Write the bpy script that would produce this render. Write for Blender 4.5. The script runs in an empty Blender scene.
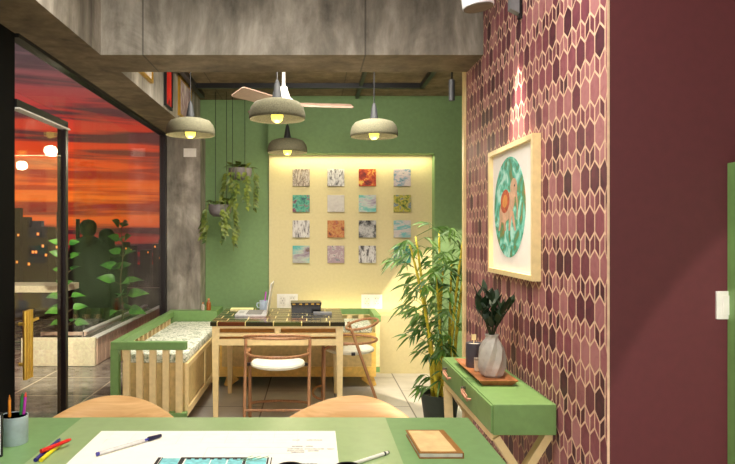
import bpy, bmesh, math, random
from mathutils import Vector, Matrix
random.seed(11)
PI = math.pi
S = bpy.context.scene
C = S.collection
V = Vector

# ------------------------------------------------------------------ materials
def lin(c):
    return tuple(((x/255)/12.92 if x/255 <= .04045 else ((x/255+.055)/1.055)**2.4) for x in c)
def L4(c): return (*lin(c), 1)
MC = {}
def newmat(name):
    m = bpy.data.materials.new(name); m.use_nodes = True
    nt = m.node_tree
    return m, nt, nt.nodes['Principled BSDF']
def nd(nt, t, **kw):
    n = nt.nodes.new(t)
    for k, v in kw.items():
        if k.startswith('i_'):
            key = k[2:]
            n.inputs[int(key) if key.isdigit() else key.replace('_', ' ')].default_value = v
        else: setattr(n, k, v)
    return n
def lk(nt, a, b): nt.links.new(a, b)
def ramp(nt, fac, stops):
    r = nt.nodes.new('ShaderNodeValToRGB')
    e = r.color_ramp.elements
    while len(e) < len(stops): e.new(.5)
    for el, (p, c) in zip(e, stops):
        el.position = p; el.color = L4(c)
    if fac is not None: lk(nt, fac, r.inputs[0])
    return r
def coords(nt, scale=(1,1,1), kind='Object', loc=(0,0,0)):
    t = nt.nodes.new('ShaderNodeTexCoord'); m = nt.nodes.new('ShaderNodeMapping')
    m.inputs['Scale'].default_value = scale; m.inputs['Location'].default_value = loc
    lk(nt, t.outputs[kind], m.inputs[0]); return m.outputs[0]
def mth(nt, op, a, b=None):
    n = nt.nodes.new('ShaderNodeMath'); n.operation = op
    for i, x in enumerate((a, b)):
        if x is None: continue
        if isinstance(x, (int, float)): n.inputs[i].default_value = x
        else: lk(nt, x, n.inputs[i])
    return n.outputs[0]
def plain(name, c, rough=.5, metal=0, var=.06, nscale=30, spec=.5, bump=0, coat=0):
    if name in MC: return MC[name]
    m, nt, p = newmat(name)
    p.inputs['Roughness'].default_value = rough; p.inputs['Metallic'].default_value = metal
    p.inputs['Specular IOR Level'].default_value = spec; p.inputs['Coat Weight'].default_value = coat
    n = nd(nt, 'ShaderNodeTexNoise', i_Scale=nscale, i_Detail=3.0); lk(nt, coords(nt), n.inputs[0])
    lo = tuple(max(0, x*(1-var)) for x in c); hi = tuple(min(255, x*(1+var)) for x in c)
    r = ramp(nt, n.outputs[0], [(.3, lo), (.7, hi)]); lk(nt, r.outputs[0], p.inputs['Base Color'])
    if bump:
        b = nd(nt, 'ShaderNodeBump', i_Strength=bump, i_Distance=.002); lk(nt, n.outputs[0], b.inputs['Height']); lk(nt, b.outputs[0], p.inputs['Normal'])
    MC[name] = m; return m
def emit(name, c, s):
    m, nt, p = newmat(name); p.inputs['Base Color'].default_value = L4(c)
    p.inputs['Emission Color'].default_value = L4(c); p.inputs['Emission Strength'].default_value = s
    return m
def wood(name, c1, c2, axis=0, scale=1, rough=.45):
    if name in MC: return MC[name]
    m, nt, p = newmat(name); p.inputs['Roughness'].default_value = rough
    s = [14*scale]*3; s[axis] = 1.2*scale
    n = nd(nt, 'ShaderNodeTexNoise', i_Scale=3.0, i_Detail=6.0, i_Distortion=.6); lk(nt, coords(nt, s), n.inputs[0])
    r = ramp(nt, n.outputs[0], [(.3, c1), (.7, c2)]); lk(nt, r.outputs[0], p.inputs['Base Color'])
    MC[name] = m; return m
def concrete(name, dark, mid, light, joints=True):
    m, nt, p = newmat(name); p.inputs['Roughness'].default_value = .75
    n1 = nd(nt, 'ShaderNodeTexNoise', i_Scale=2.2, i_Detail=9.0, i_Roughness=.68, i_Distortion=.5); lk(nt, coords(nt, (1.6, 1.6, 1)), n1.inputs[0])
    n2 = nd(nt, 'ShaderNodeTexNoise', i_Scale=5.0, i_Detail=5.0, i_Roughness=.6); lk(nt, coords(nt, (2.2, 2.2, .5)), n2.inputs[0])
    s = mth(nt, 'ADD', mth(nt, 'MULTIPLY', n1.outputs[0], .6), mth(nt, 'MULTIPLY', n2.outputs[0], .4))
    r = ramp(nt, s, [(.33, dark), (.5, mid), (.66, light)])
    col = r.outputs[0]
    if joints:
        tc = nt.nodes.new('ShaderNodeTexCoord'); sp = nt.nodes.new('ShaderNodeSeparateXYZ'); lk(nt, tc.outputs['Object'], sp.inputs[0])
        fs = []
        for o, per, off in ((0, 1.22, .77), (1, .72, .34)):
            f = mth(nt, 'FRACT', mth(nt, 'ADD', mth(nt, 'DIVIDE', sp.outputs[o], per), off+20))
            fs.append(mth(nt, 'LESS_THAN', f, .008))
        mx = mth(nt, 'MAXIMUM', fs[0], fs[1])
        mix = nd(nt, 'ShaderNodeMix', data_type='RGBA'); lk(nt, mth(nt, 'MULTIPLY', mx, .6), mix.inputs[0])
        lk(nt, col, mix.inputs[6]); mix.inputs[7].default_value = L4((45, 40, 34)); col = mix.outputs[2]
    lk(nt, col, p.inputs['Base Color'])
    b = nd(nt, 'ShaderNodeBump', i_Strength=.25, i_Distance=.01); lk(nt, s, b.inputs['Height']); lk(nt, b.outputs[0], p.inputs['Normal'])
    return m
def tilefloor(name, c1, c2, grout, bw, rh, off, shift, gw, rough, nscale=6):
    m, nt, p = newmat(name); p.inputs['Roughness'].default_value = rough
    tc = nt.nodes.new('ShaderNodeTexCoord'); sp = nt.nodes.new('ShaderNodeSeparateXYZ'); lk(nt, tc.outputs['Object'], sp.inputs[0])
    cb = nt.nodes.new('ShaderNodeCombineXYZ')
    lk(nt, mth(nt, 'ADD', sp.outputs[1], shift[0]), cb.inputs[0]); lk(nt, mth(nt, 'ADD', sp.outputs[0], shift[1]), cb.inputs[1])
    br = nd(nt, 'ShaderNodeTexBrick', offset=off, i_Scale=1.0)
    br.inputs['Brick Width'].default_value = bw; br.inputs['Row Height'].default_value = rh; br.inputs['Mortar Size'].default_value = gw
    br.inputs['Mortar Smooth'].default_value = .1
    lk(nt, cb.outputs[0], br.inputs[0])
    n = nd(nt, 'ShaderNodeTexNoise', i_Scale=nscale, i_Detail=6.0); lk(nt, tc.outputs['Object'], n.inputs[0])
    r = ramp(nt, n.outputs[0], [(.3, c1), (.7, c2)])
    mix = nd(nt, 'ShaderNodeMix', data_type='RGBA'); lk(nt, br.outputs['Fac'], mix.inputs[0]); lk(nt, r.outputs[0], mix.inputs[6]); mix.inputs[7].default_value = L4(grout)
    lk(nt, mix.outputs[2], p.inputs['Base Color'])
    return m
def glass(name, tint=(255,255,255), base=.02):
    m, nt, p = newmat(name)
    out = nt.nodes['Material Output']
    tr = nd(nt, 'ShaderNodeBsdfTransparent'); tr.inputs[0].default_value = L4(tint)
    gl = nd(nt, 'ShaderNodeBsdfGlossy'); gl.inputs['Roughness'].default_value = .01
    fr = nd(nt, 'ShaderNodeLayerWeight', i_Blend=.5)
    mix = nt.nodes.new('ShaderNodeMixShader'); lk(nt, mth(nt, 'ADD', mth(nt, 'MULTIPLY', mth(nt, 'POWER', fr.outputs['Facing'], 5), .6), base), mix.inputs[0]); lk(nt, tr.outputs[0], mix.inputs[1]); lk(nt, gl.outputs[0], mix.inputs[2])
    lk(nt, mix.outputs[0], out.inputs[0]); return m
def canvas(i, stops, scale, stretch=(1,1,1), dist=.5):
    m, nt, p = newmat('canvas_paint'); p.inputs['Roughness'].default_value = .6
    n = nd(nt, 'ShaderNodeTexNoise', i_Scale=scale, i_Detail=5.0, i_Roughness=.65, i_Distortion=dist); lk(nt, coords(nt, stretch, loc=(i*1.7, i*.9, i*2.3)), n.inputs[0])
    k = len(stops)
    r = ramp(nt, n.outputs[0], [(.33+.36*j/(k-1), c) for j, c in enumerate(stops)]); lk(nt, r.outputs[0], p.inputs['Base Color'])
    return m

GREEN = plain('green_paint', (118, 156, 92), .45, var=.03)
GWALL = plain('green_wall_paint', (116, 147, 98), .7, var=.03)
CREAM = plain('cream_lacquer', (238, 214, 158), .4, var=.03)
CWALL = plain('cream_wall_paint', (208, 196, 150), .75, var=.015, nscale=40)
RWALL = plain('maroon_paint', (92, 37, 43), .7, var=.03)
BLACK = plain('black_metal', (14, 14, 15), .35)
BLKP = plain('black_plastic', (22, 22, 24), .4)
WHITE = plain('white_plastic', (232, 230, 224), .4, var=.02)
GREYP = plain('grey_fixture', (120, 122, 126), .45)
DGREY = plain('dark_grey', (58, 60, 64), .5)
OAK = wood('light_oak', (206, 158, 100), (232, 190, 134), 0, .9)
TUBEW = wood('tube_wood', (150, 105, 70), (190, 140, 98), 2, 1.5)
TRAYW = wood('tray_wood', (150, 92, 52), (185, 122, 76), 1)
CONC = concrete('concrete_grey', (78, 73, 66), (138, 132, 121), (188, 181, 170))
SHADE = plain('stone_shade', (92, 89, 68), .85, var=.14, nscale=120)
BRASS = plain('polished_gold', (250, 202, 92), .38, .85)
POTG = plain('grey_pot', (110, 106, 108), .7, var=.1)
GOLDF = plain('gold_frame', (190, 150, 60), .35, .6)
LEATH = plain('tan_leather', (206, 150, 122), .6)
CANE = plain('bamboo_cane', (206, 190, 52), .45, var=.18, nscale=14)
def leafmat(name, a, b, rough=.45, nscale=7):
    m, nt, p = newmat(name); p.inputs['Roughness'].default_value = rough
    n = nd(nt, 'ShaderNodeTexNoise', i_Scale=nscale, i_Detail=2.0); lk(nt, coords(nt), n.inputs[0])
    r = ramp(nt, n.outputs[0], [(.35, a), (.65, b)]); lk(nt, r.outputs[0], p.inputs['Base Color']); return m
BLEAF = leafmat('bamboo_leaf', (44, 84, 28), (100, 140, 50))
PLEAF = leafmat('trailing_leaf', (50, 76, 28), (118, 132, 48), .45, 16)
ZLEAF = leafmat('dark_leaf', (10, 28, 12), (24, 54, 24), .55)
GLEAF = leafmat('bright_leaf', (34, 90, 26), (84, 150, 48))
GLASS = glass('window_glass')
SOIL = plain('soil', (50, 38, 28), .9, var=.3)

# ------------------------------------------------------------------ mesh helpers
class MB:
    def __init__(s): s.b = bmesh.new()
    def box(s, x0, x1, y0, y1, z0, z1, bev=0):
        vs = [s.b.verts.new((x, y, z)) for x in (x0, x1) for y in (y0, y1) for z in (z0, z1)]
        q = [(0,1,3,2), (4,6,7,5), (0,4,5,1), (2,3,7,6), (0,2,6,4), (1,5,7,3)]
        fs = [s.b.faces.new([vs[i] for i in f]) for f in q]
        if bev:
            es = list({e for f in fs for e in f.edges})
            bmesh.ops.bevel(s.b, geom=es, offset=bev, segments=2, affect='EDGES', profile=.6)
        return s
    def prism(s, pts, vec):
        vec = V(vec); a = [s.b.verts.new(p) for p in pts]; c = [s.b.verts.new(V(p)+vec) for p in pts]
        n = len(pts); s.b.faces.new(a); s.b.faces.new(c[::-1])
        for i in range(n): s.b.faces.new((a[i], c[i], c[(i+1) % n], a[(i+1) % n]))
        return s
    def tube(s, pts, r, n=10, closed=False, caps=True):
        pts = [V(p) for p in pts]; k = len(pts); rings = []
        rs = r if isinstance(r, (list, tuple)) else [r]*k
        up = None
        for i, p in enumerate(pts):
            if closed: t = pts[(i+1) % k]-pts[i-1]
            else: t = pts[min(i+1, k-1)]-pts[max(i-1, 0)]
            t.normalize()
            if up is None:
                up = t.cross(V((0,0,1)) if abs(t.z) < .9 else V((1,0,0))).normalized()
            else:
                up = (up-t*up.dot(t)).normalized()
            w = t.cross(up)
            rings.append([s.b.verts.new(p+(up*math.cos(a)+w*math.sin(a))*rs[i]) for a in [2*PI*j/n for j in range(n)]])
        for i in range(k if closed else k-1):
            A, B = rings[i], rings[(i+1) % k]
            for j in range(n): s.b.faces.new((A[j], A[(j+1) % n], B[(j+1) % n], B[j]))
        if not closed and caps: s.b.faces.new(rings[0][::-1]); s.b.faces.new(rings[-1])
        return s
    def lathe(s, prof, c=(0,0,0), n=32, M=None, close=False):
        rings = []
        M = M or Matrix.Identity(4); c = V(c)
        for r, z in prof:
            rings.append([s.b.verts.new(c+(M @ V((r*math.cos(2*PI*j/n), r*math.sin(2*PI*j/n), z)))) for j in range(n)])
        for A, B in zip(rings, rings[1:]):
            for j in range(n): s.b.faces.new((A[j], A[(j+1) % n], B[(j+1) % n], B[j]))
        if close:
            for j in range(n): s.b.faces.new((rings[-1][j], rings[-1][(j+1) % n], rings[0][(j+1) % n], rings[0][j]))
        else:
            if prof[0][0] > 1e-5: s.b.faces.new(rings[0][::-1])
            if prof[-1][0] > 1e-5: s.b.faces.new(rings[-1])
        return s
    def bar(s, a, b, w, h, upv=(0,0,1), w2=None, h2=None):
        a, b = V(a), V(b); t = (b-a).normalized(); u = V(upv)
        sx = t.cross(u)
        if sx.length < 1e-4: sx = t.cross(V((0,1,0)))
        sx.normalize(); uu = sx.cross(t)
        w2 = w2 or w; h2 = h2 or h
        A = [s.b.verts.new(a+sx*w/2*i+uu*h/2*j) for i, j in ((-1,-1),(1,-1),(1,1),(-1,1))]
        B = [s.b.verts.new(b+sx*w2/2*i+uu*h2/2*j) for i, j in ((-1,-1),(1,-1),(1,1),(-1,1))]
        s.b.faces.new(A[::-1]); s.b.faces.new(B)
        for i in range(4): s.b.faces.new((A[i], A[(i+1) % 4], B[(i+1) % 4], B[i]))
        return s
    def leaf(s, base, d, length, width, droop=.3, n=4, nrm=None, shape='lance'):
        d = V(d).normalized(); side = d.cross(V((0,0,1)) if nrm is None else V(nrm))
        if side.length < 1e-3: side = V((1,0,0))
        side.normalize(); p = V(base); rows = []
        for i in range(n+1):
            t = i/n
            w = width/2*(math.sin(PI*min(1, t**(.6 if shape == 'heart' else .75)*.98+.02))+.02)
            q = p+d*length*t+V((0,0,-droop*length*t*t))
            f = side.cross(d).normalized()*(w*.25)
            rows.append([s.b.verts.new(q-side*w+f), s.b.verts.new(q), s.b.verts.new(q+side*w+f)])
        for A, B in zip(rows, rows[1:]):
            s.b.faces.new((A[0], A[1], B[1], B[0])); s.b.faces.new((A[1], A[2], B[2], B[1]))
        return s
    def build(s, name, m, parent=None, smooth=False, recalc=True):
        if recalc: bmesh.ops.recalc_face_normals(s.b, faces=s.b.faces[:])
        me = bpy.data.meshes.new(name); s.b.to_mesh(me); s.b.free()
        o = bpy.data.objects.new(name, me); C.objects.link(o)
        if m: me.materials.append(m)
        if smooth:
            for f in me.polygons: f.use_smooth = True
            if smooth != 'all': me.set_sharp_from_angle(angle=math.radians(40))
        if parent: o.parent = parent
        return o
def tag(o, label=None, cat=None, group=None, kind=None):
    for k, v in (('label', label), ('category', cat), ('group', group), ('kind', kind)):
        if v: o[k] = v
    return o
def thing(name, label, cat, loc=(0,0,0), rz=0, group=None):
    o = bpy.data.objects.new(name, None); C.objects.link(o); o.empty_display_size = .05
    o.location = loc; o.rotation_euler = (0, 0, rz)
    return tag(o, label, cat, group)
def copy_tree(o, parent=None):
    c = o.copy(); C.objects.link(c)
    if parent: c.parent = parent
    for ch in list(o.children): copy_tree(ch, c)
    return c
def struct(name, mb, m, parent=None, **k):
    o = mb.build(name, m, parent, **k)
    if not parent: o['kind'] = 'structure'
    return o
def sub(o, lv=1):
    md = o.modifiers.new('s', 'SUBSURF'); md.levels = lv; md.render_levels = lv
    for f in o.data.polygons: f.use_smooth = True
    return o

# ------------------------------------------------------------------ setting: room shell
YB, WX = 6.41, -1.46
struct('floor', MB().box(-1.46, 3.2, -1.6, 6.72, -.08, 0), tilefloor('floor_tiles', (180, 176, 168), (200, 196, 188), (82, 78, 73), 1.03, .598, .5, (-.035, .411+1.196+5.98), .006, .32))
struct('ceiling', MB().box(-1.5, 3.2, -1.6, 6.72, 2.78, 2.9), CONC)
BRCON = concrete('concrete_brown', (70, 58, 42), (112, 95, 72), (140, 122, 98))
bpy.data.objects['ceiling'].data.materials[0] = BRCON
# left: concrete beam over the glazing, concrete column, dark panel nearest the viewer
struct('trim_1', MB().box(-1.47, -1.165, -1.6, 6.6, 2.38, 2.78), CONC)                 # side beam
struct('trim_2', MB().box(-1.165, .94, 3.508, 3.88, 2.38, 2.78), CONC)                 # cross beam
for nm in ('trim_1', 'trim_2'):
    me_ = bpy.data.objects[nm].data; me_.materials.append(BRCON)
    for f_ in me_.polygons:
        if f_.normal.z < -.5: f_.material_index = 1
struct('trim_3', MB().box(-1.455, -1.112, 6.3, 6.6, 0, 2.38), CONC)                    # column
struct('wall_left', MB().box(-1.56, -1.46, -1.6, 3.13, 0, 2.38), plain('matt_black', (9, 9, 9), .8, spec=.1))
# back: green wall, with a projecting mass that carries the cream niche
struct('wall_back', MB().box(-1.5, 3.2, 6.6, 6.72, 0, 2.78), GWALL)
nx0, nx1, nz0, nz1 = -.453, 1.215, .582, 2.205
struct('wall_back_upper', MB().box(nx0, 3.2, YB, 6.6, nz1, 2.78), GWALL)
struct('wall_back_right', MB().box(nx1, 3.2, YB, 6.6, 0, nz1), GWALL)
struct('wall_niche', MB().box(nx0, nx1, 6.55, 6.6, nz0, nz1), CWALL)
struct('wall_back_lower', MB().box(nx0, nx1, YB, 6.6, 0, nz0), CWALL)
# right: tiled partition, its cream end trim, the maroon wall behind the cabinet
struct('wall_right', MB().box(3.1, 3.2, -1.6, 6.72, 0, 2.78), CWALL)
struct('wall_rear', MB().box(-1.5, 3.2, -1.7, -1.6, 0, 2.78), CWALL)
struct('wall_maroon', MB().box(.94, 3.1, 2.03, 2.12, 0, 2.78), RWALL)
struct('trim_4', MB().box(.918, 1.06, 3.9, 3.95, 0, 2.78), CREAM)
# picket tiles on the partition
def tile_wall():
    W, SH, T, BH = .075, .0585, .031, .0585
    b = bmesh.new(); lay = b.faces.layers.int.new('tint')
    y0, y1, z0, z1 = 2.032, 3.9, 0, 2.78
    g = .0042
    def poly(pts):
        # keep inside the panel, shrink for the grout line, raise as a shallow tile
        cy = sum(p[0] for p in pts)/len(pts); cz = sum(p[1] for p in pts)/len(pts)
        if cy < y0-.03 or cy > y1+.03 or cz < z0-.06 or cz > z1+.06: return
        v = random.randint(0, 255)
        q = []
        n = len(pts)
        for i, p in enumerate(pts):      # inset polygon by g
            a, c, d = V((*pts[i-1], 0)), V((*p, 0)), V((*pts[(i+1) % n], 0))
            e1, e2 = (c-a).normalized(), (d-c).normalized()
            n1, n2 = V((-e1.y, e1.x, 0)), V((-e2.y, e2.x, 0))
            bis = n1+n2
            bis = bis/(bis.length_squared)*2
            if bis.length > 4: bis = bis.normalized()*4
            r = c+bis*g
            q.append((min(max(r.x, y0), y1), min(max(r.y, z0), z1)))
        front = [b.verts.new((.9319, y, z)) for y, z in q]; back = [b.verts.new((.9335, y, z)) for y, z in q]
        try:
            fs = [b.faces.new(front)]
            for i in range(n): fs.append(b.faces.new((front[i], back[i], back[(i+1) % n], front[(i+1) % n])))
        except ValueError: return
        for f in fs: f[lay] = v
    pitch = SH+T+BH
    base = 1.4-(314-233.7)*2.075/640        # a hexagon centre seen on the near edge
    for r in range(-10, 20):
        zc = base+r*pitch
        off = 0 if r % 2 == 0 else W/2
        for c in range(-3, 30):
            yc = 2.0825+off+c*W
            poly([(yc-W/2, zc-SH/2), (yc, zc-SH/2-T), (yc+W/2, zc-SH/2), (yc+W/2, zc+SH/2), (yc, zc+SH/2+T), (yc-W/2, zc+SH/2)])
            # the split arrow tiles of the band above this row
            zt, zv = zc+SH/2+T, zc+SH/2
            poly([(yc-W/2, zv), (yc, zt), (yc, zt+BH), (yc-W/2, zv+BH)])
            poly([(yc, zt), (yc+W/2, zv), (yc+W/2, zv+BH), (yc, zt+BH)])
    bmesh.ops.recalc_face_normals(b, faces=b.faces[:])
    m, nt, p = newmat('glazed_picket_tile')
    p.inputs['Roughness'].default_value = .5; p.inputs['Specular IOR Level'].default_value = .3
    at = nd(nt, 'ShaderNodeAttribute', attribute_name='tint')
    fac = mth(nt, 'DIVIDE', at.outputs['Fac'], 255)
    n = nd(nt, 'ShaderNodeTexNoise', i_Scale=22.0, i_Detail=5.0, i_Distortion=1.2); lk(nt, coords(nt), n.inputs[0])
    f2 = mth(nt, 'ADD', mth(nt, 'MULTIPLY', fac, .72), mth(nt, 'MULTIPLY', n.outputs[0], .42))
    rr = ramp(nt, f2, [(.2, (72, 36, 49)), (.42, (110, 56, 69)), (.64, (140, 77, 88)), (.92, (176, 118, 120))])
    lk(nt, rr.outputs[0], p.inputs['Base Color'])
    me = bpy.data.meshes.new('wall_tiled'); b.to_mesh(me); b.free()
    o = bpy.data.objects.new('wall_tiled', me); C.objects.link(o); me.materials.append(m); o['kind'] = 'structure'
    gm = plain('grout', (222, 188, 160), .85)
    bm = MB().box(.9325, .9398, 2.0295, 3.9, 0, 2.78).box(.9398, 1.05, 2.121, 3.9, 0, 2.78).build('grout_bed', gm, o)
tile_wall()
# glazing
wl = MB().box(-1.50, -1.44, 6.24, 6.3, 0, 2.38).box(-1.5, -1.44, 3.92, 6.3, 0, .03).box(-1.5, -1.44, 3.13, 6.3, 2.36, 2.38)
w1 = struct('window_1', wl, BLACK)
MB().box(-1.474, -1.464, 3.925, 6.24, .03, 2.36).build('pane', GLASS, w1)
MB().box(-1.474, -1.464, 3.13, 3.92, 2.1, 2.36).build('pane', GLASS, w1)
d1 = struct('door_1', MB().box(-1.5, -1.45, 3.75, 3.785, 0, 2.04).box(-1.49, -1.45, 3.13, 3.785, 2.02, 2.06), BLACK)
MB().box(-1.475, -1.465, 3.13, 3.75, .02, 2.02).build('pane', GLASS, d1)
MB().box(-1.487, -1.438, 3.132, 3.79, 2.012, 2.0195).build('head_strip', WHITE, d1)
h = MB()
for y in (3.155, 3.185, 3.215): h.tube([(-1.42, y, .68), (-1.42, y, 1.02)], .012)
h.bar((-1.42, 3.14, .955), (-1.42, 3.30, .965), .012, .012).tube([(-1.42, 3.185, .95), (-1.464, 3.185, .95)], .009).tube([(-1.42, 3.185, .75), (-1.464, 3.185, .75)], .009)
h.build('handle', BRASS, d1, smooth=True)

# ------------------------------------------------------------------ outside
struct('floor_balcony', MB().box(-7, -1.56, 2, 11, -.1, -.005), tilefloor('slate', (84, 82, 78), (146, 140, 130), (206, 192, 166), .7, .7, 0, (.05, 20.13), .008, .25, 9))
struct('wall_parapet', MB().box(-8, 1, 10.6, 10.75, -.1, .5), BLACK)
struct('ground', MB().box(-300, 100, 11.5, 320, -14.2, -14), plain('city_ground', (26, 20, 20), .9))
WOODL = wood('planter_slats', (214, 184, 160), (236, 210, 188), 2, 1.2)
pl = thing('planter_box', 'long low cream and timber planter box running along the balcony outside the glass', 'planter', (-2.45, 8, 0))
b = MB()
b.box(-.64, .14, -1.23, -1.19, 0, .297).build('front_panel', plain('cream_panel', (250, 236, 200), .6), pl)
b = MB().box(.11, .14, -1.19, 1.9, 0, .285).box(-.16, -.13, -.72, 1.9, 0, .285)
for k in range(22): b.box(.14, .148, -1.17+k*.14, -1.05+k*.14, .01, .28)
b.box(-.64, -.17, -.75, -.72, 0, .285).build('side_slats', WOODL, pl)
MB().box(.08, .16, -1.19, 1.9, .285, .3).box(-.17, -.11, -.72, 1.9, .285, .3).build('rim', WHITE, pl)
MB().box(-.12, .1, -1.19, 1.9, .05, .25).box(-.6, -.17, -1.19, -.76, .05, .25).build('soil', SOIL, pl)
def leafy(name, label, loc, hgt, nlev, seed, ll=.2, lean=0):
    rnd = random.Random(seed)
    t = thing(name, label, 'plant', loc)
    pts = [(lean*k/8*hgt+.015*math.sin(k*1.3), .012*math.cos(k), hgt*k/8) for k in range(9)]
    s = MB().tube(pts, [.013-.001*k for k in range(9)], 7)
    f = MB()
    for k in range(nlev):
        z = hgt*(.14+.86*k/(nlev-1)); i = min(7, int(z/hgt*8)); u = z/hgt*8-i
        base = V(pts[i]).lerp(V(pts[i+1]), u)
        for q in range(3):
            a = k*2.4+q*2.1+rnd.uniform(-.7, .7)
            d = V((math.cos(a), math.sin(a), rnd.uniform(.2, .5)+.5*(k/nlev)))
            e = base+d.normalized()*.09*(1-.4*k/nlev)
            s.tube([base, e], .004, 5)
            f.leaf(e, d, ll*rnd.uniform(.8, 1.15)*(1-.3*k/nlev), ll*.5*(1-.25*k/nlev), .35, 6, (rnd.uniform(-.4, .4), -1, .9), 'heart')
    s.build('stem', plain('plant_stem', (86, 72, 48), .7), t, smooth=True); f.build('foliage', GLEAF, t, smooth='all')
    return t
leafy('leafy_plant', 'tall leafy green plant in the balcony planter in front of the glass by the column', (-2.40, 8.02, .25), 1.2, 7, 4, .29)
leafy('leafy_plant', 'narrow leafy plant seen through the gap beside the glass door', (-2.72, 7.03, .25), 1.0, 7, 9, .2)
ot = thing('outdoor_table', 'balcony table with a thick cream top seen through the glass door', 'table', (-3.5, 7.9, 0))
MB().box(-.62, .5, -.3, .3, .70, .78, .006).build('tabletop', plain('cream_panel', (244, 222, 170)), ot)
for x in (-.55, .43):
    for y in (-.22, .22): MB().box(x-.025, x+.025, y-.025, y+.025, 0, .70).build('leg', BLACK, ot)

# people on the balcony, seen from behind against the sky
DCL = plain('dark_olive_cloth', (24, 28, 18), .85, var=.1)
DSK = plain('shaded_hair', (22, 22, 15), .9)
def skin_body(name, chain, mat, parent):
    # chain: verts (pos, radius), edges
    vs, es = chain
    me = bpy.data.meshes.new(name); me.from_pydata([p for p, r in vs], es, [])
    o = bpy.data.objects.new(name, me); C.objects.link(o)
    o.modifiers.new('skin', 'SKIN').use_smooth_shade = True
    sv = me.skin_vertices[0].data
    for i, (p, r) in enumerate(vs):
        sv[i].radius = r if isinstance(r, tuple) else (r, r)
    sv[0].use_root = True
    sub(o, 2); me.materials.append(mat)
    o.parent = parent
    return o
def person(label, loc, rz, hgt, armL, armR, hair, cw):
    s = hgt/1.6
    t = thing('person', label, 'person', loc, rz, 'couple on the balcony')
    P = [((0,0,.86), (.19,.13)), ((0,0,1.0), (.175,.12)), ((0,.01,1.15), (.18,.13)), ((0,.0,1.26), (.15,.10)), ((0,0,1.36), (.062,.062)), ((0,.01,1.42), (.055,.06)), ((0,.015,1.49), (.075,.095)), ((0,.01,1.55), (.068,.085)),
         ((-.19,0,1.26), .072), (armL[0], .046), (armL[1], .036), (armL[2], .034),
         ((.19,0,1.26), .072), (armR[0], .046), (armR[1], .036), (armR[2], .034),
         ((-.085,0,.78), .098), ((-.09,.01,.45), .064), ((-.095,-.01,.1), .045), ((-.1,.1,.035), .036),
         ((.085,0,.78), .098), ((.09,.01,.45), .064), ((.095,-.01,.1), .045), ((.1,.1,.035), .036)]
    E = [(0,1),(1,2),(2,3),(3,4),(4,5),(5,6),(6,7),(3,8),(8,9),(9,10),(10,11),(3,12),(12,13),(13,14),(14,15),(0,16),(16,17),(17,18),(18,19),(0,20),(20,21),(21,22),(22,23)]
    P = [((p[0]*s, p[1]*s, p[2]*s), tuple(x*s for x in r) if isinstance(r, tuple) else r*s) for p, r in P]
    skin_body('body', (P, E), DCL, t)
    cp = [(.055, 1.39), (.11, 1.355), (.20, 1.30), (cw, 1.16), (cw*1.06, .95), (cw*1.05, .70), (cw*1.08, .42), (cw*1.03, .42), (cw, .7), (cw*.98, 1.15), (.18, 1.28), (.05, 1.37)]
    MB().lathe([(r*s, z*s) for r, z in cp], n=28, M=Matrix.Diagonal((1, .62, 1, 1)), close=True).build('long_coat', DCL, t, smooth='all')
    hb = MB().lathe([(0, -.12), (.07, -.11), (.1, -.06), (.112, .01), (.102, .06), (.065, .1), (0, .115)], (0, -.012*s, 1.485*s), 20)
    if hair == 'long':
        hb.lathe([(.02, -.34), (.10, -.30), (.125, -.16), (.112, .0), (.06, .06), (0, .07)], (0, -.05*s, 1.46*s), 18)
    else:
        hb.lathe([(0, -.02), (.03, 0), (.036, .025), (.02, .05), (0, .055)], (-.03, -.09*s, 1.50*s), 12)
    hb.build('hair', DSK, t, smooth='all')
    return t
person('taller person in dark clothes on the balcony, arm around the other, seen from behind', (-3.02, 8.6, -.005), 0, 1.6,
       ((-.24,.02,1.04), (-.2,.16,.88), (-.16,.24,.86)), ((.28,.03,1.12), (.36,.12,1.12), (.38,.17,1.12)), 'short', .27)
person('shorter person with long hair on the balcony, leaning beside the taller one', (-2.90, 8.99, -.005), .12, 1.47,
       ((-.2,.06,1.05), (-.12,.18,.98), (-.05,.2,1.0)), ((.25,.0,1.05), (.26,.12,.9), (.18,.2,.88)), 'long', .29)

# skyline
TW = plain('tower_facade', (48, 46, 48), .9)
WINM = emit('lit_window', (255, 150, 70), 1.6)
towers = [('slim dark tower at the far left of the skyline beside the door edge', 12, 20, 208, 95, [(19, 235), (17, 262)]),
          ('stepped dark block beside the slim tower at the left of the skyline', 20, 29, 217, 110, [(27, 239)]),
          ('widest dark block in the middle of the skyline behind the door glass', 24, 48, 227, 82, [(38, 234), (43, 246), (33, 252), (36, 252), (29, 264), (48, 255)]),
          ('squat dark block right of the widest block in the skyline', 46, 60, 229, 90, [(54, 242), (57, 247), (45, 238)]),
          ('tall dark tower just left of the glass door edge', 56.5, 65.5, 212, 100, [(61, 222), (63, 236), (60, 246)]),
          ('dark tower just right of the sliding gap, partly behind the couple', 75.8, 79, 219, 120, [(77, 240)]),
          ('low hazy block between the couple and the leafy plant', 118, 134, 246, 130, [(126, 244), (131, 250)]),
          ('hazy block behind the leafy plant near the column', 140, 150, 250, 140, [(148, 252)]),
          ('hazy tower at the right edge of the glass', 153, 172, 244, 120, [(155, 246), (160, 258)])]
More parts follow.
